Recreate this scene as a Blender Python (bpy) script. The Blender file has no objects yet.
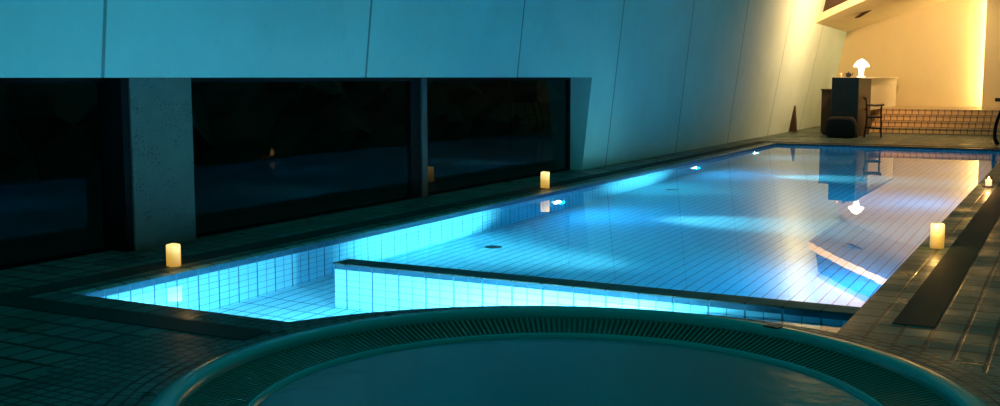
import bpy, bmesh, math, random
from mathutils import Vector, Matrix
from math import pi, sin, cos, sqrt, radians
random.seed(7)
S = bpy.context.scene
C = S.collection

# ------------------------------------------------------------------ camera
EYE = 1.3
f = 1089.0
d1 = Vector((580, 126, -f)).normalized()
d2 = Vector((2073, -126, f)).normalized()
d2 = (d2 - d1 * d1.dot(d2)).normalized()
up = d2.cross(d1)
M3 = Matrix((d2, d1, up))
cam = bpy.data.cameras.new('camera'); camo = bpy.data.objects.new('camera', cam); C.objects.link(camo)
camo.matrix_world = Matrix.Translation((0, 0, EYE)) @ M3.to_4x4()
cam.sensor_width = 36; cam.lens = 36 * f / 1000; cam.clip_start = .05; cam.clip_end = 200
S.camera = camo

# ------------------------------------------------------------------ world and exposure
w = bpy.data.worlds.new('night'); S.world = w; w.use_nodes = True
w.node_tree.nodes['Background'].inputs[0].default_value = (.0, .66, .64, 1)
w.node_tree.nodes['Background'].inputs[1].default_value = .24
S.view_settings.view_transform = 'Standard'; S.view_settings.look = 'None'
S.view_settings.gamma = 1; S.view_settings.use_curve_mapping = False
S.view_settings.exposure = 0.0
S.cycles.max_bounces = 8; S.cycles.transparent_max_bounces = 16
S.cycles.sample_clamp_indirect = 8; S.cycles.caustics_reflective = False; S.cycles.caustics_refractive = True; S.cycles.blur_glossy = .5

# ------------------------------------------------------------------ lights
def area(name, loc, direction, size, power, col, size_y=None, shape='DISK', spread=180):
    l = bpy.data.lights.new(name, 'AREA'); l.shape = shape; l.size = size
    if size_y: l.size_y = size_y
    l.energy = power; l.color = col; l.spread = radians(spread)
    o = bpy.data.objects.new(name, l); C.objects.link(o); o.location = loc
    o.rotation_euler = Vector(direction).to_track_quat('-Z', 'Y').to_euler(); return o
def spot(name, loc, direction, power, col, angle, blend=.6, r=.03):
    l = bpy.data.lights.new(name, 'SPOT'); l.energy = power; l.color = col
    l.spot_size = radians(angle); l.spot_blend = blend; l.shadow_soft_size = r
    o = bpy.data.objects.new(name, l); C.objects.link(o); o.location = loc
    o.rotation_euler = Vector(direction).to_track_quat('-Z', 'Y').to_euler(); return o
def point(name, loc, power, col, r=.03):
    l = bpy.data.lights.new(name, 'POINT'); l.energy = power; l.color = col; l.shadow_soft_size = r
    o = bpy.data.objects.new(name, l); C.objects.link(o); o.location = loc; return o

BLUE = (.0, .46, 1.0); CYAN = (.16, .78, 1.0); WHITE_CYAN = (.28, .88, 1.0)
# underwater lamps: near end (white cyan), right wall and left wall (blue)
LZ = -.62
for x, y, p in [(-4.85, 4.56, 28), (-4.15, 4.56, 22)]: area('underwater_light', (x, y, LZ), (0, 1, 0), .16, p * .8, (.42, .84, 1))
for x, y, p in [(-3.15, 5.27, 75), (-2.45, 5.66, 45)]: area('underwater_light', (x, y, LZ), (-.1, 1, 0), .14, p * .85, WHITE_CYAN)
RIGHT_LAMPS = [8.5, 14.0, 19.0]
for y, p in zip(RIGHT_LAMPS, (44, 36, 6)): area('underwater_light', (-1.09, y, LZ), (-1, 0, 0), .16, p, BLUE)
for y, p in zip(RIGHT_LAMPS[:2], (4200, 2600)): spot('underwater_beam', (-1.08, y, LZ), (-1, 0, .05), p, (.22, .84, 1), 42, 1, .05)
spot('underwater_beam', (-1.08, 8.9, LZ), (-1, .05, -.42), 110, (.12, .76, 1), 44, 1, .05)
LEFT_LAMPS = [11.29, 16.35, 19.95]
for y, p in zip(LEFT_LAMPS, (40, 32, 6)): area('underwater_light', (-5.17, y, -.69), (1, 0, -.03), .14, p, BLUE)
for y in LEFT_LAMPS[:2]: spot('underwater_beam', (-5.17, y, -.66), (1, .06, -.36), 560, (.3, .86, 1), 34, 1, .05)
# warm lamps of the reception end
WARM = (1.0, .62, .24)
area('cove_light', (-2.03, 30.36, 1.9), (-1, .10, 0), .12, 44, (1, .74, .34), size_y=2.9, shape='RECTANGLE')
area('ceiling_light', (-3.5, 24.9, 3.5), (-2.3, 1.3, -1.3), .2, 225, (1, .56, .24))
spot('ceiling_spot', (-2.6, 28.6, 3.3), (-.3, .8, -1.1), 85, (1, .70, .32), 160, 1, .1)
point('lamp_bulb', (-4.32, 25.5, 1.85), 14, (1, .75, .42), 0)

# ------------------------------------------------------------------ node helpers
def newmat(name):
    m = bpy.data.materials.new(name); m.use_nodes = True
    nt = m.node_tree; return m, nt, nt.nodes['Principled BSDF']
def N(nt, t, **k):
    n = nt.nodes.new(t)
    for a, b in k.items(): setattr(n, a, b)
    return n
def L(nt, a, b): nt.links.new(a, b)
def math_(nt, op, a, b=None, c=None):
    n = N(nt, 'ShaderNodeMath', operation=op)
    for i, v in enumerate((a, b, c)):
        if v is None: continue
        if isinstance(v, (int, float)): n.inputs[i].default_value = v
        else: L(nt, v, n.inputs[i])
    return n.outputs[0]
def sep(nt):
    g = N(nt, 'ShaderNodeNewGeometry'); s = N(nt, 'ShaderNodeSeparateXYZ'); L(nt, g.outputs['Position'], s.inputs[0]); return g, s
def joint(nt, v, size, off, width):                 # 1 on the joint, 0 on the tile
    d = math_(nt, 'PINGPONG', math_(nt, 'SUBTRACT', v, off), size / 2)
    mr = N(nt, 'ShaderNodeMapRange', clamp=True); L(nt, d, mr.inputs[0])
    mr.inputs[1].default_value = width * .35; mr.inputs[2].default_value = width * .65
    mr.inputs[3].default_value = 1; mr.inputs[4].default_value = 0
    return mr.outputs[0]
def mixc(nt, fac, a, b):
    n = N(nt, 'ShaderNodeMix', data_type='RGBA')
    if isinstance(fac, (int, float)): n.inputs[0].default_value = fac
    else: L(nt, fac, n.inputs[0])
    for i, v in ((6, a), (7, b)):
        if isinstance(v, tuple): n.inputs[i].default_value = (*v, 1)
        else: L(nt, v, n.inputs[i])
    return n.outputs[2]
def noise(nt, scale, detail=4, rough=.55, vec=None):
    n = N(nt, 'ShaderNodeTexNoise'); n.inputs['Scale'].default_value = scale
    n.inputs['Detail'].default_value = detail; n.inputs['Roughness'].default_value = rough
    if vec is None:
        g = N(nt, 'ShaderNodeNewGeometry'); vec = g.outputs['Position']
    L(nt, vec, n.inputs['Vector']); return n.outputs[0]
def bump(nt, b, h, strength, dist):
    n = N(nt, 'ShaderNodeBump'); n.inputs['Strength'].default_value = strength; n.inputs['Distance'].default_value = dist
    L(nt, h, n.inputs['Height']); L(nt, n.outputs[0], b.inputs['Normal'])
def maprange(nt, v, a, b, c, d):
    n = N(nt, 'ShaderNodeMapRange', clamp=True); L(nt, v, n.inputs[0])
    for i, q in enumerate((a, b, c, d)): n.inputs[i + 1].default_value = q
    return n.outputs[0]

def mat_plain(name, col, rough=.5, metal=0, var=.08, scale=8, bstr=.1, bdist=.002, spec=None):
    m, nt, b = newmat(name)
    n = noise(nt, scale)
    lo = tuple(c * (1 - var) for c in col); hi = tuple(min(1, c * (1 + var)) for c in col)
    L(nt, mixc(nt, n, lo, hi), b.inputs['Base Color'])
    b.inputs['Roughness'].default_value = rough; b.inputs['Metallic'].default_value = metal
    if spec is not None: b.inputs['Specular IOR Level'].default_value = spec
    if bstr: bump(nt, b, noise(nt, scale * 6), bstr, bdist)
    return m
def mat_tile(name, col, jcol, U, V, us, vs, uo, vo, uw, vw, rough=.25, var=.1, half=None, hw=0, bdist=.004, border=False):
    m, nt, b = newmat(name); g, s = sep(nt)
    j = math_(nt, 'MAXIMUM', joint(nt, s.outputs[U], us, uo, uw), joint(nt, s.outputs[V], vs, vo, vw))
    if half: j = math_(nt, 'MAXIMUM', j, math_(nt, 'MULTIPLY', joint(nt, s.outputs[U], half, uo, hw), .8))
    n = noise(nt, 3.1)
    base = mixc(nt, n, tuple(c * (1 - var) for c in col), tuple(min(1, c * (1 + var)) for c in col))
    if border: base = mixc(nt, math_(nt, 'GREATER_THAN', s.outputs[2], -.05), base, (.02, .12, .20))
    L(nt, mixc(nt, j, base, jcol), b.inputs['Base Color'])
    b.inputs['Roughness'].default_value = rough
    bump(nt, b, math_(nt, 'SUBTRACT', 1, j), .6, bdist)
    return m
def mat_emit(name, col, strength):
    m, nt, b = newmat(name); n = noise(nt, 20)
    L(nt, mixc(nt, n, tuple(c * .96 for c in col), col), b.inputs['Emission Color'])
    b.inputs['Emission Strength'].default_value = strength; b.inputs['Base Color'].default_value = (*col, 1)
    return m

SPA = (-1.8, 3.98)
X0, X1, Y0, Y1 = -5.25, -1.03, 4.51, 21.6
WATER = -.045

# deck: glazed dark tiles, fine radial mosaic around the hot tub
def mat_deck():
    m, nt, b = newmat('deck_tiles'); g, s = sep(nt)
    x, y = s.outputs[0], s.outputs[1]
    jx = joint(nt, x, .145, -1.03, .020); jy = joint(nt, y, .2015, 4.51, .024)
    grid = math_(nt, 'MAXIMUM', math_(nt, 'MULTIPLY', jx, .9), jy)
    dx = math_(nt, 'SUBTRACT', x, SPA[0]); dy = math_(nt, 'SUBTRACT', y, SPA[1])
    r = math_(nt, 'SQRT', math_(nt, 'ADD', math_(nt, 'MULTIPLY', dx, dx), math_(nt, 'MULTIPLY', dy, dy)))
    th = math_(nt, 'MULTIPLY', math_(nt, 'ARCTAN2', dy, dx), 1.9)
    row = math_(nt, 'FLOOR', math_(nt, 'DIVIDE', math_(nt, 'SUBTRACT', r, 1.67), .06))
    th = math_(nt, 'ADD', th, math_(nt, 'MULTIPLY', row, .045))
    fine = math_(nt, 'MAXIMUM', joint(nt, r, .06, 1.67, .014), joint(nt, th, .09, 0, .014))
    inring = math_(nt, 'LESS_THAN', r, 1.91)
    # lower left field of small tiles
    small = math_(nt, 'MAXIMUM', joint(nt, x, .0725, -1.03, .013), joint(nt, y, .0672, 4.51, .012))
    insm = math_(nt, 'MULTIPLY', math_(nt, 'LESS_THAN', r, 2.32), math_(nt, 'LESS_THAN', x, -3.0))
    j = mixc(nt, insm, grid, small); j = mixc(nt, inring, j, fine)
    cell = N(nt, 'ShaderNodeTexWhiteNoise', noise_dimensions='2D')
    cb = N(nt, 'ShaderNodeCombineXYZ')
    L(nt, math_(nt, 'FLOOR', math_(nt, 'DIVIDE', math_(nt, 'SUBTRACT', x, -1.03), .145)), cb.inputs[0])
    L(nt, math_(nt, 'FLOOR', math_(nt, 'DIVIDE', math_(nt, 'SUBTRACT', y, 4.51), .2015)), cb.inputs[1])
    L(nt, cb.outputs[0], cell.inputs['Vector'])
    tcol = mixc(nt, cell.outputs[0], (.06, .095, .083), (.105, .155, .135))
    L(nt, mixc(nt, j, tcol, (.006, .009, .008)), b.inputs['Base Color'])
    b.inputs['Specular IOR Level'].default_value = .12
    L(nt, maprange(nt, noise(nt, 2.2), .35, .7, .26, .55), b.inputs['Roughness'])
    h = math_(nt, 'ADD', math_(nt, 'SUBTRACT', 1, j), math_(nt, 'MULTIPLY', noise(nt, 9, 2), .12))
    bump(nt, b, h, .5, .005)
    return m
DECK = mat_deck()
POOLC = (.30, .74, .90); POOLJ = (.03, .16, .24)
TILE_WY = mat_tile('pool_tile_long_wall', POOLC, POOLJ, 1, 2, .2015, .2015, 4.51, 0, .012, .014, half=.10075, hw=.007, rough=.5, border=True)
TILE_WX = mat_tile('pool_tile_cross_wall', POOLC, POOLJ, 0, 2, .2175, .2015, -4.474, 0, .012, .014, half=.10875, hw=.007, rough=.5, border=True)
TILE_F = mat_tile('pool_tile_floor', POOLC, POOLJ, 0, 1, .1, .2015, -4.474, 6.15, .010, .004, rough=.5)
TILE_F2 = mat_tile('pool_tile_shallow_floor', POOLC, POOLJ, 0, 1, .1, .2015, -4.474, 6.15, .010, .011, rough=.5)
COPING = mat_tile('coping_tile', (.05, .08, .075), (.008, .01, .01), 0, 1, .2175, .5, -4.474, 6.24, .012, .012, rough=.55)
RISER = mat_tile('stair_tile', (.68, .45, .22), (.20, .12, .05), 0, 2, .145, .135, 0, 0, .022, .03, rough=.35)
TREAD = mat_tile('stair_tread_tile', (.48, .34, .19), (.10, .06, .03), 0, 1, .145, .3, 0, 26.6, .02, .02, rough=.3)

def mat_plaster():
    m, nt, b = newmat('board_plaster'); g, s = sep(nt)
    j = joint(nt, s.outputs[1], 3.15, 5.40, .03)
    n = maprange(nt, noise(nt, .9, 6, .6), .3, .75, 0, 1)
    base = mixc(nt, n, (.54, .70, .66), (.64, .82, .77))
    n2 = maprange(nt, noise(nt, 9, 5, .7), .58, .75, 0, .25)
    base = mixc(nt, n2, base, (.36, .45, .43))
    L(nt, mixc(nt, math_(nt, 'MULTIPLY', j, .75), base, (.10, .12, .12)), b.inputs['Base Color'])
    b.inputs['Roughness'].default_value = .75
    bump(nt, b, math_(nt, 'SUBTRACT', math_(nt, 'MULTIPLY', noise(nt, 25), .3), j), .5, .006)
    return m
PLASTER = mat_plaster()
WARMWALL = mat_plain('cream_plaster', (.76, .64, .38), .7, var=.05, scale=3)
CONCRETE_M, nt, b = newmat('pitted_concrete')
vo = N(nt, 'ShaderNodeTexVoronoi'); vo.inputs['Scale'].default_value = 46
L(nt, N(nt, 'ShaderNodeNewGeometry').outputs['Position'], vo.inputs['Vector'])
pit = math_(nt, 'MULTIPLY', maprange(nt, vo.outputs['Distance'], .12, .34, 1, 0), maprange(nt, noise(nt, 6), .42, .6, 0, 1))
L(nt, mixc(nt, pit, mixc(nt, noise(nt, 5), (.07, .10, .09), (.12, .155, .135)), (.02, .028, .025)), b.inputs['Base Color'])
b.inputs['Roughness'].default_value = .85
bump(nt, b, math_(nt, 'SUBTRACT', 1, pit), .8, .01)
DARK = mat_plain('dark_metal', (.012, .014, .016), .4, spec=.3)
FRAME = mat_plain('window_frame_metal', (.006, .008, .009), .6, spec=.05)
POST = mat_plain('grey_painted_post', (.06, .085, .085), .5)
BLACKFAB = mat_plain('black_fabric', (.010, .010, .013), .9, scale=30)
TEALPANEL = mat_plain('slate_panel', (.03, .035, .032), .55)
BROWN = mat_plain('brown_panel', (.045, .022, .010), .55)
WOOD = mat_plain('dark_wood', (.055, .025, .012), .45, var=.3, scale=12)
WHITEC = mat_plain('white_laminate', (.75, .66, .48), .4)
EXTG = mat_plain('outdoor_ground', (.012, .014, .012), .95, spec=.1)
HEDGE_M = mat_plain('hedge_leaf', (.02, .035, .025), .9, spec=.1)
ACRYL = mat_plain('spa_acrylic', (.06, .38, .39), .22, var=.12, scale=3, bstr=.15, bdist=.004)
GRATE = mat_plain('spa_slat_plastic', (.11, .13, .09), .45)
GROOVE = mat_plain('spa_gutter', (.012, .016, .016), .6)
DRAIN = mat_plain('drain_plastic', (.02, .04, .06), .5)
CHROME = mat_plain('chrome', (.6, .6, .6), .15, 1)
WALLR = mat_plain('dark_brown_wall', (.10, .065, .04), .8)
LENS = mat_emit('lamp_lens', (.92, .97, 1.0), 90)
LAMPW = mat_emit('lamp_opal_glass', (1, .86, .62), 2.6)

def mat_channel():
    m, nt, b = newmat('overflow_grate'); g, s = sep(nt)
    r1 = joint(nt, s.outputs[1], .03, 0, .012)
    L(nt, mixc(nt, math_(nt, 'MULTIPLY', r1, .6), (.03, .045, .042), (.010, .014, .013)), b.inputs['Base Color'])
    b.inputs['Roughness'].default_value = .62; b.inputs['Specular IOR Level'].default_value = .05
    bump(nt, b, math_(nt, 'ADD', math_(nt, 'MULTIPLY', r1, -.6), math_(nt, 'MULTIPLY', noise(nt, 12), .8)), .35, .004)
    return m
CHANNEL = mat_channel()

def mat_water(name, ior, bstr, scale, tint=(1, 1, 1), rough=0.0, body=None, bodyfac=0):
    m = bpy.data.materials.new(name); m.use_nodes = True; nt = m.node_tree
    nt.nodes.remove(nt.nodes['Principled BSDF']); out = nt.nodes['Material Output']
    tr = N(nt, 'ShaderNodeBsdfTransparent'); tr.inputs[0].default_value = (*tint, 1)
    gl = N(nt, 'ShaderNodeBsdfGlossy'); gl.inputs['Roughness'].default_value = rough
    fr = N(nt, 'ShaderNodeFresnel')                       # a thin sheet: the same reflectance from either side
    bf = N(nt, 'ShaderNodeNewGeometry').outputs['Backfacing']
    L(nt, maprange(nt, bf, 0, 1, ior, 1 / ior), fr.inputs[0])
    under = tr.outputs[0]
    if body:
        df = N(nt, 'ShaderNodeBsdfDiffuse'); L(nt, mixc(nt, maprange(nt, noise(nt, 1.7, 6, .6), .35, .7, 0, 1), tuple(c * .8 for c in body), body), df.inputs[0])
        mb = N(nt, 'ShaderNodeMixShader'); mb.inputs[0].default_value = bodyfac
        L(nt, under, mb.inputs[1]); L(nt, df.outputs[0], mb.inputs[2]); under = mb.outputs[0]
    mx = N(nt, 'ShaderNodeMixShader'); L(nt, fr.outputs[0], mx.inputs[0]); L(nt, under, mx.inputs[1]); L(nt, gl.outputs[0], mx.inputs[2])
    if bstr:
        bp = N(nt, 'ShaderNodeBump'); bp.inputs['Strength'].default_value = bstr; bp.inputs['Distance'].default_value = .01
        L(nt, noise(nt, scale, 3), bp.inputs['Height']); L(nt, bp.outputs[0], gl.inputs['Normal'])
    L(nt, mx.outputs[0], out.inputs['Surface']); return m
POOLWATER, nt, b = newmat('pool_water')
b.inputs['Transmission Weight'].default_value = 1; b.inputs['IOR'].default_value = 1.33
b.inputs['Roughness'].default_value = 0; b.inputs['Base Color'].default_value = (.93, .98, 1, 1)
bump(nt, b, noise(nt, 2.5, 2), .02, .01)
SPAWATER = mat_water('spa_water', 1.33, .18, 9, (.7, .95, .97), .12, (.015, .30, .32), .7)
GLASS = mat_water('window_glass', 1.31, 0, 1, (.6, .66, .66))

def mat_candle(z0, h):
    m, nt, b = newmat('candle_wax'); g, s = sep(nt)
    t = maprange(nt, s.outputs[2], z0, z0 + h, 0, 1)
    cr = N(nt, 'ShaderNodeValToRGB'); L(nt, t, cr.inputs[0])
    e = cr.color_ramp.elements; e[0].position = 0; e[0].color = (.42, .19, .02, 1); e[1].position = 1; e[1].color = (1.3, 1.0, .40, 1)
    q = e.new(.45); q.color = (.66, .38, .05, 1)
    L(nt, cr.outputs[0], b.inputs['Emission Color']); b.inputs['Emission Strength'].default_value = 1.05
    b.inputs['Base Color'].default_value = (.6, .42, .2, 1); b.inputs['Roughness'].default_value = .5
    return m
WAX = mat_candle(0, .19)
FLAME = mat_emit('flame', (1, .8, .45), 14)

# ------------------------------------------------------------------ mesh helpers
def link(name, bm, mats, parent=None, smooth=False):
    me = bpy.data.meshes.new(name); bmesh.ops.recalc_face_normals(bm, faces=bm.faces[:]) ; bm.to_mesh(me); bm.free()
    if not isinstance(mats, (list, tuple)): mats = [mats]
    for m in mats: me.materials.append(m)
    if smooth:
        for p in me.polygons: p.use_smooth = True
    o = bpy.data.objects.new(name, me); C.objects.link(o); o.parent = parent; return o
def tag(o, label, cat, group=None, kind=None):
    o['label'] = label; o['category'] = cat
    if group: o['group'] = group
    if kind: o['kind'] = kind
    return o
def thing(name, label, cat, loc=(0, 0, 0), rz=0, group=None):
    o = bpy.data.objects.new(name, None); C.objects.link(o); o.location = loc; o.rotation_euler.z = rz
    o.empty_display_size = .1; return tag(o, label, cat, group)
def struct(name, bm, mats, label=None, parent=None, smooth=False):
    o = link(name, bm, mats, parent, smooth)
    if not parent:
        o['kind'] = 'structure'
        if label: o['label'] = label
    return o
def box(bm, a, b, bev=0, mi=0):
    x0, y0, z0 = a; x1, y1, z1 = b
    tmp = bmesh.new(); bmesh.ops.create_cube(tmp, size=1)
    for v in tmp.verts: v.co = Vector(((x0 + x1) / 2 + v.co.x * (x1 - x0), (y0 + y1) / 2 + v.co.y * (y1 - y0), (z0 + z1) / 2 + v.co.z * (z1 - z0)))
    if bev: bmesh.ops.bevel(tmp, geom=tmp.edges[:], offset=bev, segments=2, affect='EDGES', profile=.5)
    for fc in tmp.faces: fc.material_index = mi
    me = bpy.data.meshes.new('t'); tmp.to_mesh(me); tmp.free(); bm.from_mesh(me); bpy.data.meshes.remove(me)
def lathe(bm, prof, c=(0, 0, 0), seg=32, a0=0, a1=2 * pi, mi=0):
    full = abs(a1 - a0 - 2 * pi) < 1e-6
    n = seg if full else seg + 1; rings = []
    for r, z in prof:
        if r < 1e-6: rings.append([bm.verts.new((c[0], c[1], c[2] + z))]); continue
        rings.append([bm.verts.new((c[0] + r * cos(a0 + (a1 - a0) * i / seg), c[1] + r * sin(a0 + (a1 - a0) * i / seg), c[2] + z)) for i in range(n)])
    for A, B in zip(rings, rings[1:]):
        for i in range(seg):
            j = (i + 1) % n
            if len(A) == 1 and len(B) == 1: continue
            if len(A) == 1: fc = bm.faces.new((A[0], B[i], B[j]))
            elif len(B) == 1: fc = bm.faces.new((A[i], A[j], B[0]))
            else: fc = bm.faces.new((A[i], A[j], B[j], B[i]))
            fc.material_index = mi
def tube(bm, pts, r, seg=10, closed=False, taper=None):
    pts = [Vector(p) for p in pts]; n = len(pts); rings = []; prev = None
    for i, p in enumerate(pts):
        a = pts[(i - 1) % n] if (closed or i > 0) else p; b_ = pts[(i + 1) % n] if (closed or i < n - 1) else p
        t = (b_ - a).normalized()
        ref = prev if prev is not None else (Vector((0, 0, 1)) if abs(t.z) < .9 else Vector((1, 0, 0)))
        u = (ref - t * ref.dot(t)).normalized(); prev = u; v = t.cross(u)
        rr = taper[i] if taper else r
        rings.append([bm.verts.new(p + (u * cos(2 * pi * k / seg) + v * sin(2 * pi * k / seg)) * rr) for k in range(seg)])
    for i in range(n if closed else n - 1):
        A, B = rings[i], rings[(i + 1) % n]
        for k in range(seg): bm.faces.new((A[k], A[(k + 1) % seg], B[(k + 1) % seg], B[k]))
    if not closed: bm.faces.new(rings[0][::-1]); bm.faces.new(rings[-1])
def spline(pts, k=8):
    P = [Vector(p) for p in pts]; out = []
    for i in range(len(P) - 1):
        a = P[max(i - 1, 0)]; b_ = P[i]; c = P[i + 1]; d = P[min(i + 2, len(P) - 1)]
        for j in range(k):
            t = j / k
            out.append(.5 * ((2 * b_) + (c - a) * t + (2 * a - 5 * b_ + 4 * c - d) * t * t + (3 * b_ - a - 3 * c + d) * t ** 3))
    out.append(P[-1]); return out
def quad(bm, pts, mi=0):
    fc = bm.faces.new([bm.verts.new(p) for p in pts]); fc.material_index = mi; return fc

# ------------------------------------------------------------------ pool outline
AC = (-1.7144, 3.5777); AR = 2.164
aL = math.atan2(4.516 - AC[1], -3.664 - AC[0]); aR = math.acos((X1 - AC[0]) / AR)
arc = [(AC[0] + AR * cos(aL + (aR - aL) * i / 40), AC[1] + AR * sin(aL + (aR - aL) * i / 40)) for i in range(41)]
outline = [(X0, Y1), (X0, Y0)] + arc + [(X1, Y1)]

# ------------------------------------------------------------------ floor (pool deck) with openings for pool and hot tub
def holed(outer, holes, z, thick, bm):
    edges = []
    for loop in [outer] + holes:
        vs = [bm.verts.new((x, y, z)) for x, y in loop]
        edges += [bm.edges.new((vs[i], vs[(i + 1) % len(vs)])) for i in range(len(vs))]
    bmesh.ops.triangle_fill(bm, edges=edges, use_beauty=True, use_dissolve=False)
    fs = bm.faces[:]
    r = bmesh.ops.extrude_face_region(bm, geom=fs)
    for v in [g for g in r['geom'] if isinstance(g, bmesh.types.BMVert)]: v.co.z -= thick
spa_hole = [(SPA[0] + 1.655 * cos(2 * pi * i / 96), SPA[1] + 1.655 * sin(2 * pi * i / 96)) for i in range(96)]
bm = bmesh.new()
holed([(-6.42, -1), (2, -1), (2, 31), (-6.42, 31)], [[(X0 - .08, Y1), (X0 - .08, Y0)] + arc + [(X1, Y1)], spa_hole], 0, .016, bm)
struct('floor', bm, DECK, 'dark wet tiled pool deck')

bm = bmesh.new()
yy = [Y0 + (Y1 - Y0) * i / 60 for i in range(61)]
prof = [(-.082, 0), (-.07, -.004), (-.02, -.013), (-.004, -.017), (0, -.024)]
for (a, za), (b_, zb) in zip(prof, prof[1:]):
    quad(bm, [(X0 + a, Y0 - .02, za), (X0 + a, Y1 + .02, za), (X0 + b_, Y1 + .02, zb), (X0 + b_, Y0 - .02, zb)])
quad(bm, [(X0, Y0 - .02, -.024), (X0, Y1 + .02, -.024), (X0 - .09, Y1 + .02, -.03), (X0 - .09, Y0 - .02, -.03)])
LIP = mat_tile('lit_coping_lip_tile', (.20, .33, .30), (.01, .015, .015), 1, 0, .2015, 5.0, 4.51, 0, .014, .001, rough=.4)  # lighter than the coping: the light the lip catches is in its colour
struct('trim_4', bm, LIP, 'rounded tiled lip along the left pool edge')

# overflow grate channel round the pool
bm = bmesh.new()
G0, G1 = .22, .43
def slab(x0, y0, x1, y1):
    box(bm, (x0, y0, -.01), (x1, y1, .004))
slab(X0 - G1, Y0 - G1, X0 - G0, Y1 + G1)
slab(X0 - G0, Y0 - G1, -3.60, Y0 - G0)
slab(X1 + G0, 5.98, X1 + G1, Y1 + G1)
slab(X0 - G0, Y1 + G0, X1 + G0, Y1 + G1)
o = struct('trim_1', bm, CHANNEL, 'dark wet overflow grate set in the deck round the pool')

# ------------------------------------------------------------------ swimming pool
pool = thing('swimming_pool', 'long blue lit tiled swimming pool with a dark topped dividing wall', 'swimming pool', (0, 0, 0))
bm = bmesh.new()
inner = outline
n = len(inner)
for i in range(n):
    a, b_ = inner[i], inner[(i + 1) % n]
    mi = 0 if abs(a[0] - b_[0]) < 1e-4 else 1
    quad(bm, [(a[0], a[1], -.002), (b_[0], b_[1], -.002), (b_[0], b_[1], -1.6), (a[0], a[1], -1.6)], mi)
def floorz(y):
    if y < 8.6: return -1.25
    return -1.25 - .22 * min(1, (y - 8.6) / 2.3)
fv = [bm.verts.new((x, y, -1.25)) for x, y in [(X1, 6.33), (X0, 6.33), (X0, Y0)] + arc]
for fc in bmesh.ops.triangle_fill(bm, edges=[bm.edges.new((fv[i], fv[(i + 1) % len(fv)])) for i in range(len(fv))], use_beauty=True)['geom']:
    if isinstance(fc, bmesh.types.BMFace): fc.material_index = 3
ys = [6.33, 6.34] + [6.34 + i * .9 for i in range(1, 17)] + [Y1]
for a, b_ in zip(ys, ys[1:]):
    mi = 3 if a < 6.32 else 2
    quad(bm, [(X0, a, floorz(a)), (X1, a, floorz(a)), (X1, b_, floorz(b_)), (X0, b_, floorz(b_))], mi)
link('basin', bm, [TILE_WY, TILE_WX, TILE_F, TILE_F2], pool)
bm = bmesh.new()
box(bm, (-4.575, 6.155, -1.27), (X1 + .001, 6.33, -.012))
for fc in bm.faces: fc.material_index = 0
w_ = link('divider_wall', bm, [TILE_WX], pool); w_['label'] = 'low white tiled wall across the near end of the pool'
bm = bmesh.new(); box(bm, (-4.585, 6.145, -.012), (X1 + .001, 6.34, .0), .004); link('coping', bm, COPING, w_)
bm = bmesh.new(); box(bm, (-2.0, 5.76, -1.27), (X1, 6.155, -.30)); link('underwater_step', bm, TILE_F2, pool)
# water: main basin and near strip in one sheet
bm = bmesh.new(); vs = [bm.verts.new((x, y, WATER)) for x, y in outline]
bmesh.ops.triangle_fill(bm, edges=[bm.edges.new((vs[i], vs[(i + 1) % len(vs)])) for i in range(len(vs))], use_beauty=True)
o = link('water', bm, POOLWATER, pool)
if o.data.polygons[0].normal.z < 0: o.data.flip_normals()

# underwater lamp fittings
def lamp_fit(loc, d, label, g='underwater lamps in the pool walls'):
    t = thing('pool_light', label, 'light', loc, math.atan2(d[1], d[0]), g)
    bm = bmesh.new(); lathe(bm, [(0, .045), (.05, .040), (.085, .022), (.095, 0)], seg=20)
    bmesh.ops.rotate(bm, verts=bm.verts[:], matrix=Matrix.Rotation(pi / 2, 3, 'Y')); link('lens', bm, LENS, t, True)
    bm = bmesh.new(); lathe(bm, [(.095, 0), (.097, .016), (.11, .016), (.12, -.002)], seg=24)
    bmesh.ops.rotate(bm, verts=bm.verts[:], matrix=Matrix.Rotation(pi / 2, 3, 'Y')); link('trim_ring', bm, CHROME, t, True)
lamp_fit((X0 + .01, LEFT_LAMPS[0], -.69), (1, 0), 'nearest glowing underwater lamp in the long left pool wall, beside the candle reflection')
lamp_fit((X0 + .01, LEFT_LAMPS[1], -.69), (1, 0), 'middle glowing underwater lamp in the long left pool wall')
lamp_fit((X0 + .01, LEFT_LAMPS[2], -.69), (1, 0), 'farthest glowing underwater lamp in the left pool wall by the far corner')
# floor drains
def drain(x, y, label):
    t = thing('floor_drain', label, 'drain', (x, y, floorz(y) + .001), 0, 'round drains in the pool floor'); t.scale = (.75, .75, 1)
    bm = bmesh.new(); lathe(bm, [(0, .012), (.05, .012), (.105, .006), (.11, 0)], seg=24); link('cover', bm, DRAIN, t, True)
    bm = bmesh.new()
    for k in range(8):
        a = k * pi / 4; box(bm, (.04, -.004, .006), (.095, .004, .013))
        bmesh.ops.rotate(bm, verts=bm.verts[-8:], matrix=Matrix.Rotation(a, 3, 'Z'))
    link('slot', bm, DARK, t)
drain(-4.70, 8.75, 'round dark drain in the pool floor nearer the dividing wall')
drain(-4.78, 14.0, 'round dark drain in the pool floor farther off, near the bright wall patch')

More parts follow.
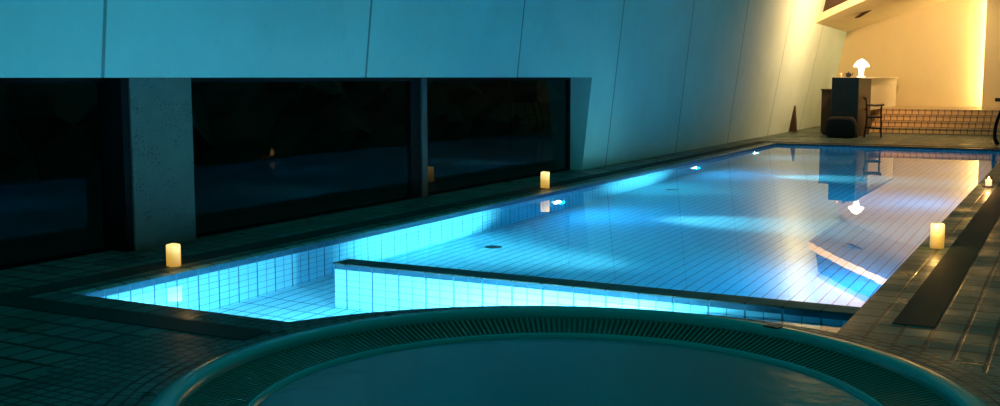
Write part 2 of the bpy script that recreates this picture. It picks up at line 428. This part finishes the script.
# ------------------------------------------------------------------ hot tub
tub = thing('hot_tub', 'round teal hot tub with slatted overflow ring sunk in the deck', 'hot tub', (SPA[0], SPA[1], 0))
bm = bmesh.new()
lathe(bm, [(1.655, -.4), (1.665, .0), (1.668, .012), (1.658, .020), (1.63, .026), (1.58, .024), (1.563, .016), (1.555, -.003), (1.552, -.03), (1.552, -.12), (1.33, -.12), (1.33, -.062), (1.322, -.052), (1.308, -.050), (1.296, -.058), (1.285, -.085), (1.25, -.20), (1.22, -.30), (1.0, -1.6), (.82, -.37), (.78, -.45), (.72, -.85), (.5, -.92), (0, -.95)], seg=160)
link('shell', bm, ACRYL, tub, True)
bm = bmesh.new()
ns = 320
for i in range(ns):
    a = 2 * pi * i / ns; hw = .0085
    ca, sa = cos(a), sin(a)
    def P(r, t, z): return (r * ca - t * sa, r * sa + t * ca, z)
    v = [bm.verts.new(P(*q)) for q in ((1.332, -hw, -.058), (1.550, -hw, -.014), (1.550, hw, -.014), (1.332, hw, -.058), (1.332, -hw, -.078), (1.550, -hw, -.034), (1.550, hw, -.034), (1.332, hw, -.078))]
    for q in ((0, 1, 2, 3), (7, 6, 5, 4), (0, 4, 5, 1), (1, 5, 6, 2), (2, 6, 7, 3), (3, 7, 4, 0)): bm.faces.new([v[k] for k in q])
link('overflow_grating', bm, GRATE, tub)
bm = bmesh.new(); lathe(bm, [(1.331, -.116), (1.551, -.116)], seg=120); link('gutter', bm, GROOVE, tub)
bm = bmesh.new(); lathe(bm, [(0, -.068), (.6, -.068), (1.2, -.068), (1.289, -.068)], seg=120); link('water', bm, SPAWATER, tub, True)
a = math.atan2(5.30 - SPA[1], -1.39 - SPA[0])
bm = bmesh.new(); box(bm, (1.575, -.045, .02), (1.625, .045, .030), .004)
bmesh.ops.rotate(bm, verts=bm.verts[:], matrix=Matrix.Rotation(a, 3, 'Z'))
o = link('access_cap', bm, DARK, tub); o['label'] = 'small dark cap on the tub rim'

# ------------------------------------------------------------------ left wall (leaning) over the window band
def lean(Y):
    t = min(1, max(0, (Y - 18) / 11)); return .11 + .09 * t * t * (3 - 2 * t)
def wx(Y, z): return -6.1 + lean(Y) * z
YE = 13.98; HEAD = 1.296; TOP = 5.6
bm = bmesh.new()
def gridwall(ya, yb, za, zb, ny, nz):
    g = [[bm.verts.new((wx(ya + (yb - ya) * i / ny, za + (zb - za) * j / nz), ya + (yb - ya) * i / ny, za + (zb - za) * j / nz)) for j in range(nz + 1)] for i in range(ny + 1)]
    for i in range(ny):
        for j in range(nz): bm.faces.new((g[i][j], g[i + 1][j], g[i + 1][j + 1], g[i][j + 1]))
gridwall(-1, YE, HEAD, TOP, 12, 4)
gridwall(YE, 31, 0, HEAD, 24, 4); gridwall(YE, 31, HEAD, TOP, 24, 6)
quad(bm, [(wx(YE, 0), YE, 0), (-6.34, YE, 0), (-6.34, YE, HEAD), (wx(YE, HEAD), YE, HEAD)])          # jamb
quad(bm, [(wx(0, HEAD), -1, HEAD), (-6.34, -1, HEAD), (-6.34, YE, HEAD), (wx(YE, HEAD), YE, HEAD)])  # soffit of the opening
quad(bm, [(-6.34, -1, HEAD), (-6.34, YE, HEAD), (-6.34, YE, TOP), (-6.34, -1, TOP)])
quad(bm, [(-6.34, YE, 0), (-6.34, 31, 0), (-6.34, 31, TOP), (-6.34, YE, TOP)])
quad(bm, [(-6.34, -1, TOP), (-6.34, 31, TOP), (wx(31, TOP), 31, TOP), (wx(-1, TOP), -1, TOP)])
bmesh.ops.remove_doubles(bm, verts=bm.verts[:], dist=1e-4)
struct('wall_left', bm, PLASTER, 'leaning pale concrete wall with vertical panel joints over the window band')
# wedge where the far wall protrudes at its foot, shade painted in as brown
bm = bmesh.new()
za = .62
p = [(-6.12, 26.3, -.002), (-5.93, 26.3, -.002), (wx(26.3, za) + .004, 26.3, za), (wx(26.3, za) - .03, 26.3, za)]
q = [(x, y + .16, z) for x, y, z in p]
v = [bm.verts.new(c) for c in p + q]
for i in range(4): bm.faces.new((v[i], v[(i + 1) % 4], v[4 + (i + 1) % 4], v[4 + i]))
bm.faces.new(v[:4]); bm.faces.new(v[4:][::-1])
struct('wedge_shade', bm, BROWN, 'tapering wedge at the foot of the leaning wall, its shade painted dark brown')

# concrete column
bm = bmesh.new(); box(bm, (-6.45, 5.872, 0), (-6.2, 6.508, HEAD - .001), .006)
struct('wall_pier', bm, CONCRETE_M, 'pitted concrete column between the dark windows')

bm = bmesh.new(); box(bm, (-6.45, 5.80, 0), (-6.215, 5.871, HEAD - .001), .003)  # added box, its dark colour stands for shade on the column side
struct('flank_shade', bm, FRAME, 'added dark box for the shaded flank of the concrete column')

# windows
def window(name, ya, yb, x, posts, label, post_mat=FRAME):
    bm = bmesh.new()
    box(bm, (x - .05, ya, 0), (x + .02, yb, .035)); box(bm, (x - .05, ya, HEAD - .04), (x + .02, yb, HEAD - .001))
    box(bm, (x - .05, ya, 0.035), (x + .02, ya + .05, HEAD - .04)); box(bm, (x - .05, yb - .06, .035), (x + .02, yb, HEAD - .04))
    for a, b_ in posts: box(bm, (x - .05, a, .035), (x + .02, b_, HEAD - .04))
    t = struct(name, bm, FRAME, label)
    bm = bmesh.new(); quad(bm, [(x, ya + .02, .02), (x, yb - .02, .02), (x, yb - .02, HEAD - .02), (x, ya + .02, HEAD - .02)])
    g = link('glass', bm, GLASS, t); return t
window('window_1', -1, 5.87, -6.42, [(2.0, 2.08)], 'dark window left of the concrete column')
t = window('window_2', 6.51, 13.98, -6.3, [(9.84, 10.03)], 'dark long window right of the concrete column')
bm = bmesh.new(); box(bm, (-6.31, 10.03, 0), (-6.26, 10.14, HEAD - .002), .004); o = link('mullion', bm, POST, t); o['label'] = 'grey painted mullion'

# outdoors, dim beyond the glass
bm = bmesh.new(); quad(bm, [(-6.43, -8, -.02), (-16, -8, -.02), (-16, 34, -.02), (-6.43, 34, -.02)])
struct('ground', bm, EXTG, 'dark ground outside the windows')
bm = bmesh.new()
for k in range(1):
    nx, nz = 110, 12
    g = []
    for i in range(nx + 1):
        row = []
        for j in range(nz + 1):
            y = -8 + 42 * i / nx; z = -.02 + 4.4 * j / nz
            row.append(bm.verts.new((-11.5 + random.uniform(-.25, .25) - .1 * z, y + random.uniform(-.1, .1), z if j == 0 else z + random.uniform(-.12, .12))))
        g.append(row)
    for i in range(nx):
        for j in range(nz): bm.faces.new((g[i][j], g[i + 1][j], g[i + 1][j + 1], g[i][j + 1]))
    r = bmesh.ops.extrude_face_region(bm, geom=bm.faces[:])
    for v in [q for q in r['geom'] if isinstance(q, bmesh.types.BMVert)]: v.co.x -= .8
tag(link('hedge', bm, HEDGE_M), 'dark dense hedge standing in the night outside the windows', 'hedge')

# right wall of the hall (seen only in the window reflections)
bm = bmesh.new(); box(bm, (2.0, -1, 0), (2.2, 31, 3.4)); struct('wall_right', bm, WALLR, 'dark brown hall wall on the right')

# ------------------------------------------------------------------ stairs and reception end
SY = 26.6; RH = .135
bm = bmesh.new(); XS = -5.0
for k in range(4):
    y = SY + .3 * k; z0, z1 = RH * k, RH * (k + 1)
    quad(bm, [(XS, y, z0), (2, y, z0), (2, y, z1 - .02), (XS, y, z1 - .02)], 0)
    quad(bm, [(XS, y, z1 - .02), (2, y, z1 - .02), (2, y - .015, z1 - .02), (XS, y - .015, z1 - .02)], 1)
    quad(bm, [(XS, y - .015, z1 - .02), (2, y - .015, z1 - .02), (2, y - .015, z1), (XS, y - .015, z1)], 1)
    ye = y + .3 if k < 3 else 30.5
    quad(bm, [(XS, y - .015, z1), (2, y - .015, z1), (2, ye, z1), (XS, ye, z1)], 1)
    quad(bm, [(XS, y, 0), (XS, ye, 0), (XS, ye, z1), (XS, y, z1)], 2)
struct('stairs', bm, [RISER, TREAD, WARMWALL], 'four low brown tiled steps up to the lit alcove').name = 'floor_steps'
bm = bmesh.new(); box(bm, (-6.15, 30.5, 0), (2.2, 30.7, 4.4)); struct('wall_back', bm, WARMWALL, 'cream wall of the alcove lit from its right edge')
bm = bmesh.new(); box(bm, (-2.15, 30.0, 4 * RH), (2.0, 30.22, 4.2)); struct('wall_pier', bm, WARMWALL, 'cream wall pier hiding the vertical cove light')
# arched alcove ceiling
def fz(X): u = X + 5.55; return 2.6 + .48 * u - .035 * u * u
def bz(X): u = X + 5.5; return 2.53 + .345 * u - .018 * u * u
bm = bmesh.new(); nx = 30; FY = 26.6; BH = .17
xs = [-5.62 + (2.0 + 5.62) * i / nx for i in range(nx + 1)]
for a, b_ in zip(xs, xs[1:]):
    quad(bm, [(a, FY, fz(a)), (b_, FY, fz(b_)), (b_, 30.5, bz(b_)), (a, 30.5, bz(a))])
    quad(bm, [(a, FY, fz(a)), (b_, FY, fz(b_)), (b_, FY, fz(b_) + BH), (a, FY, fz(a) + BH)])
    quad(bm, [(a, FY, fz(a) + BH), (b_, FY, fz(b_) + BH), (b_, 30.5, bz(b_) + BH), (a, 30.5, bz(a) + BH)])
bmesh.ops.remove_doubles(bm, verts=bm.verts[:], dist=1e-4)
struct('ceiling', bm, WARMWALL, 'rising cream alcove ceiling with a slim front edge')
bm = bmesh.new()
for a, b_ in zip(xs, xs[1:]):
    quad(bm, [(a, FY + .5, fz(a) + .1), (b_, FY + .5, fz(b_) + .1), (b_, FY + .5, fz(b_) + .85), (a, FY + .5, fz(a) + .85)])
bmesh.ops.remove_doubles(bm, verts=bm.verts[:], dist=1e-4)
struct('wall_recess', bm, BROWN, 'dark brown recess over the alcove ceiling edge')
bm = bmesh.new()
for i, (a, b_) in enumerate(zip(xs, xs[1:])):
    lo_a, lo_b = fz(a) + BH + .58, fz(b_) + BH + .58
    la = a
    quad(bm, [(la, FY, lo_a), (b_, FY, lo_b), (b_, FY, 6.4), (la, FY, 6.4)])
    quad(bm, [(la, FY, lo_a), (b_, FY, lo_b), (b_, FY + .5, lo_b), (la, FY + .5, lo_a)])
bmesh.ops.remove_doubles(bm, verts=bm.verts[:], dist=1e-4)
struct('wall_upper', bm, WARMWALL, 'cream wall above the dark recess')
# ceiling slot vent
VX = -4.55; vy = 27.7
def soff(X, Y): t = (Y - FY) / (30.5 - FY); return fz(X) * (1 - t) + bz(X) * t
t = thing('ceiling_vent', 'narrow dark slot vent in the lit alcove ceiling', 'vent', (-4.72, 28.2, soff(-4.72, 28.2)))
t.rotation_euler = (radians(-2), -.37, 1.15)
bm = bmesh.new(); box(bm, (-.42, -.07, -.016), (.42, .07, .006), .004); link('frame', bm, WOOD, t)
bm = bmesh.new()
for k in range(3): box(bm, (-.39, -.05 + .04 * k, -.022), (.39, -.035 + .04 * k, -.014))
link('slat', bm, DARK, t)
# wall socket on the pier
bm = bmesh.new(); box(bm, (-1.85, 29.985, .69), (-1.72, 30.0, .78), .004)
tag(link('wall_socket', bm, DARK), 'small dark socket low on the cream pier at the right edge', 'socket')

# ------------------------------------------------------------------ reception counter
rc = thing('reception_counter', 'long white topped reception counter with a dark slate end panel', 'counter', (-4.45, 24.4, 0))
def lb(name, a, b_, m, par, lab=None, bev=.006, o0=(-4.45, 24.4, 0)):
    bm = bmesh.new(); box(bm, tuple(p - q for p, q in zip(a, o0)), tuple(p - q for p, q in zip(b_, o0)), bev)
    o = link(name, bm, m, par)
    if lab: o['label'] = lab
    return o
lb('end_panel', (-4.74, 24.32, 0), (-4.18, 24.50, 1.29), TEALPANEL, rc, 'dark slate end panel')
lb('body', (-4.70, 24.50, 0), (-4.20, 26.05, 1.262), BROWN, rc, 'brown counter body')
lb('side_panel', (-4.72, 26.05, 4 * RH + .002), (-4.20, 29.95, 1.262), WHITEC, rc, 'white side panel')
lb('worktop', (-4.74, 24.5, 1.262), (-4.15, 30.0, 1.295), WHITEC, rc, 'white worktop')
bx = thing('side_cabinet', 'low brown cabinet standing left of the slate counter end', 'cabinet', (-4.98, 25.6, 0))
lb('body', (-5.17, 25.4, .04), (-4.78, 25.9, 1.0), BROWN, bx, o0=(-4.98, 25.6, 0))
lb('top', (-5.19, 25.38, 1.0), (-4.77, 25.92, 1.03), BROWN, bx, o0=(-4.98, 25.6, 0))
lb('plinth', (-5.14, 25.43, 0), (-4.80, 25.88, .04), DARK, bx, o0=(-4.98, 25.6, 0))
# table lamp
tl = thing('table_lamp', 'glowing white mushroom table lamp on the reception counter', 'lamp', (-4.32, 25.4, 1.295))
bm = bmesh.new(); lathe(bm, [(0, 0), (.085, 0), (.09, .015), (.05, .03), (.055, .12), (.075, .22), (.07, .24), (0, .245)], seg=28); link('base', bm, LAMPW, tl, True)
bm = bmesh.new(); lathe(bm, [(.06, .225), (.165, .225), (.175, .245), (.15, .29), (.09, .36), (.04, .395), (0, .40)], seg=32); link('lamp_shade', bm, LAMPW, tl, True)
# pot and cup
pt = thing('small_pot', 'small dark round pot with a spout on the counter left of the lamp', 'pot', (-4.50, 24.9, 1.295)); pt.scale = (.75, .75, .85)
bm = bmesh.new(); lathe(bm, [(0, 0), (.05, 0), (.08, .03), (.085, .07), (.06, .11), (.03, .125), (.012, .13), (.016, .145), (0, .15)], seg=24); link('body', bm, DARK, pt, True)
bm = bmesh.new(); tube(bm, spline([(.07, 0, .05), (.11, 0, .07), (.13, 0, .12)]), .012); link('spout', bm, DARK, pt, True)
bm = bmesh.new(); tube(bm, spline([(-.06, 0, .10), (-.12, 0, .10), (-.13, 0, .05), (-.07, 0, .03)]), .007); link('handle', bm, DARK, pt, True)
bm = bmesh.new(); lathe(bm, [(0, 0), (.028, 0), (.034, .09), (.030, .09), (.026, .006), (0, .006)], seg=20)
cu = link('cup', bm, WHITEC, None, True); cu.location = (-4.66, 24.85, 1.295); tag(cu, 'little pale cup at the left end of the counter top', 'cup')
# black bag on the floor
bg = thing('black_bag', 'bulky black bag standing against the slate end panel', 'bag', (-4.47, 24.12, 0))
bm = bmesh.new(); bmesh.ops.create_cube(bm, size=1)
bmesh.ops.subdivide_edges(bm, edges=bm.edges[:], cuts=5, use_grid_fill=True)
for v in bm.verts:
    x, y, z = v.co * 2
    k = .80 if False else 1 - .16 * max(0, z) ** 2
    rr = 1 - .10 * (abs(x) ** 4 * abs(z) ** 4 + abs(y) ** 4 * abs(z) ** 4)
    v.co = Vector((x * .31 * k * rr, y * .13 * (1 - .3 * max(0, z)) * rr, max(0, .23 + z * .23 * (1 - .05 * abs(x) ** 3)) + (.008 * sin(9 * x) if z > .9 else 0)))
link('body', bm, BLACKFAB, bg, True)
for s in (-1, 1):
    bm = bmesh.new(); tube(bm, spline([(-.14, .05 * s, .43), (-.12, .05 * s, .5), (0, .05 * s, .53), (.12, .05 * s, .5), (.14, .05 * s, .43)]), .010); link('handle', bm, BLACKFAB, bg, True)
# chair
ch = thing('armchair', 'dark wooden armchair with curved arms beside the reception counter', 'chair', (-3.90, 24.70, 0), radians(-80)); ch.scale = (.9, .85, .97)
def tb(name, pts, r, par, m=WOOD, k=6):
    bm = bmesh.new(); tube(bm, spline(pts, k), r, 8); return link(name, bm, m, par, True)
for sx in (-1, 1):
    tb('leg', [(.19 * sx, .19, 0), (.17 * sx, .17, .44), (.20 * sx, .17, .70)], .017, ch)
    tb('leg', [(.19 * sx, -.22, 0), (.16 * sx, -.17, .44), (.17 * sx, -.21, .88)], .017, ch)
    tb('armrest', [(.19 * sx, -.21, .74), (.24 * sx, 0, .71), (.22 * sx, .23, .73)], .02, ch)
    tb('stretcher', [(.185 * sx, .18, .2), (.18 * sx, -.2, .22)], .011, ch)
bm = bmesh.new(); box(bm, (-.2, -.19, .43), (.2, .2, .465), .012); link('seat', bm, BLACKFAB, ch)
tb('backrest', [(-.18, -.21, .86), (-.09, -.26, .88), (.09, -.26, .88), (.18, -.21, .86)], .035, ch)
tb('back_rail', [(-.17, -.2, .62), (0, -.23, .63), (.17, -.2, .62)], .018, ch)

# handrail at the far right pool corner
hr = thing('pool_handrail', 'black tubular pool handrail standing at the far right of the deck', 'handrail', (-1.13, 23.0, 0))
for dy in (0, .34):
    tb('rail', [(-.20, dy, .0), (-.26, dy, .10), (-.27, dy, .28), (-.23, dy, .50), (-.14, dy, .72), (.02, dy, .86), (.2, dy, .88), (.36, dy, .78), (.42, dy, .55), (.42, dy, 0)], .024, hr, DARK)
tb('crossbar', [(-.262, 0, .12), (-.262, .34, .12)], .014, hr, DARK)
tb('crossbar', [(.10, 0, .88), (.10, .34, .88)], .014, hr, DARK)

# ------------------------------------------------------------------ candles
def candle(name, x, y, h, r, label):
    t = thing(name, label, 'candle', (x, y, .0), 0, 'glowing pillar candles round the pool')
    bm = bmesh.new()
    prof = [(0, 0), (r * .97, 0), (r, .006), (r, h * .5), (r * .985, h - .01), (r * .93, h), (r * .80, h - .004), (r * .6, h - .018), (0, h - .022)]
    lathe(bm, prof, seg=36)
    for v in bm.verts:
        if v.co.z > h * .9: v.co.z +=   .002 * sin(3 * math.atan2(v.co.y, v.co.x) + x)
    link('wax', bm, WAX, t, True)
    bm = bmesh.new(); tube(bm, [(0, 0, h - .024), (.001, 0, h - .008)], .0015, 6); link('wick', bm, DARK, t)
    return t
candle('pillar_candle', -5.475, 5.52, .152, .049, 'thick glowing pillar candle on the deck in front of the concrete column')
candle('pillar_candle', -5.505, 11.54, .19, .053, 'glowing pillar candle on the left pool edge in front of the long window')
candle('pillar_candle', -.90, 8.86, .185, .052, 'glowing yellow pillar candle on the right pool edge')
for x, y, p in ((-5.36, 5.52, .5), (-5.39, 11.54, .5), (-.90, 8.76, 2.2)): point('candle_glow', (x + (.0 if x < -2 else 0), y, .20), p * 1.1, (1, .55, .14), 0)
jl = thing('candle_jar', 'small dark based glass jar with a burning candle at the far right pool edge', 'candle jar', (-.892, 14.1, 0))
JG = mat_water('jar_glass', 1.4, 0, 1, (1, .9, .75))
bm = bmesh.new(); lathe(bm, [(0, .012), (.034, .012), (.040, .03), (.042, .135), (.039, .135), (.037, .03), (.03, .016), (0, .016)], seg=24); link('glass', bm, JG, jl, True)
bm = bmesh.new(); lathe(bm, [(0, 0), (.06, 0), (.065, .012), (.045, .016), (0, .016)], seg=24); link('base', bm, WOOD, jl, True)
bm = bmesh.new(); lathe(bm, [(0, .02), (.035, .02), (.035, .09), (0, .09)], seg=20); link('wax', bm, mat_emit('jar_wax', (1, .75, .5), 1.6), jl, True)
bm = bmesh.new(); lathe(bm, [(0, .09), (.009, .10), (.010, .108), (.004, .125), (0, .13)], seg=12); link('flame', bm, FLAME, jl, True)
point('candle_glow', (-.892, 14.02, .17), 5.0, (1, .5, .16), 0)
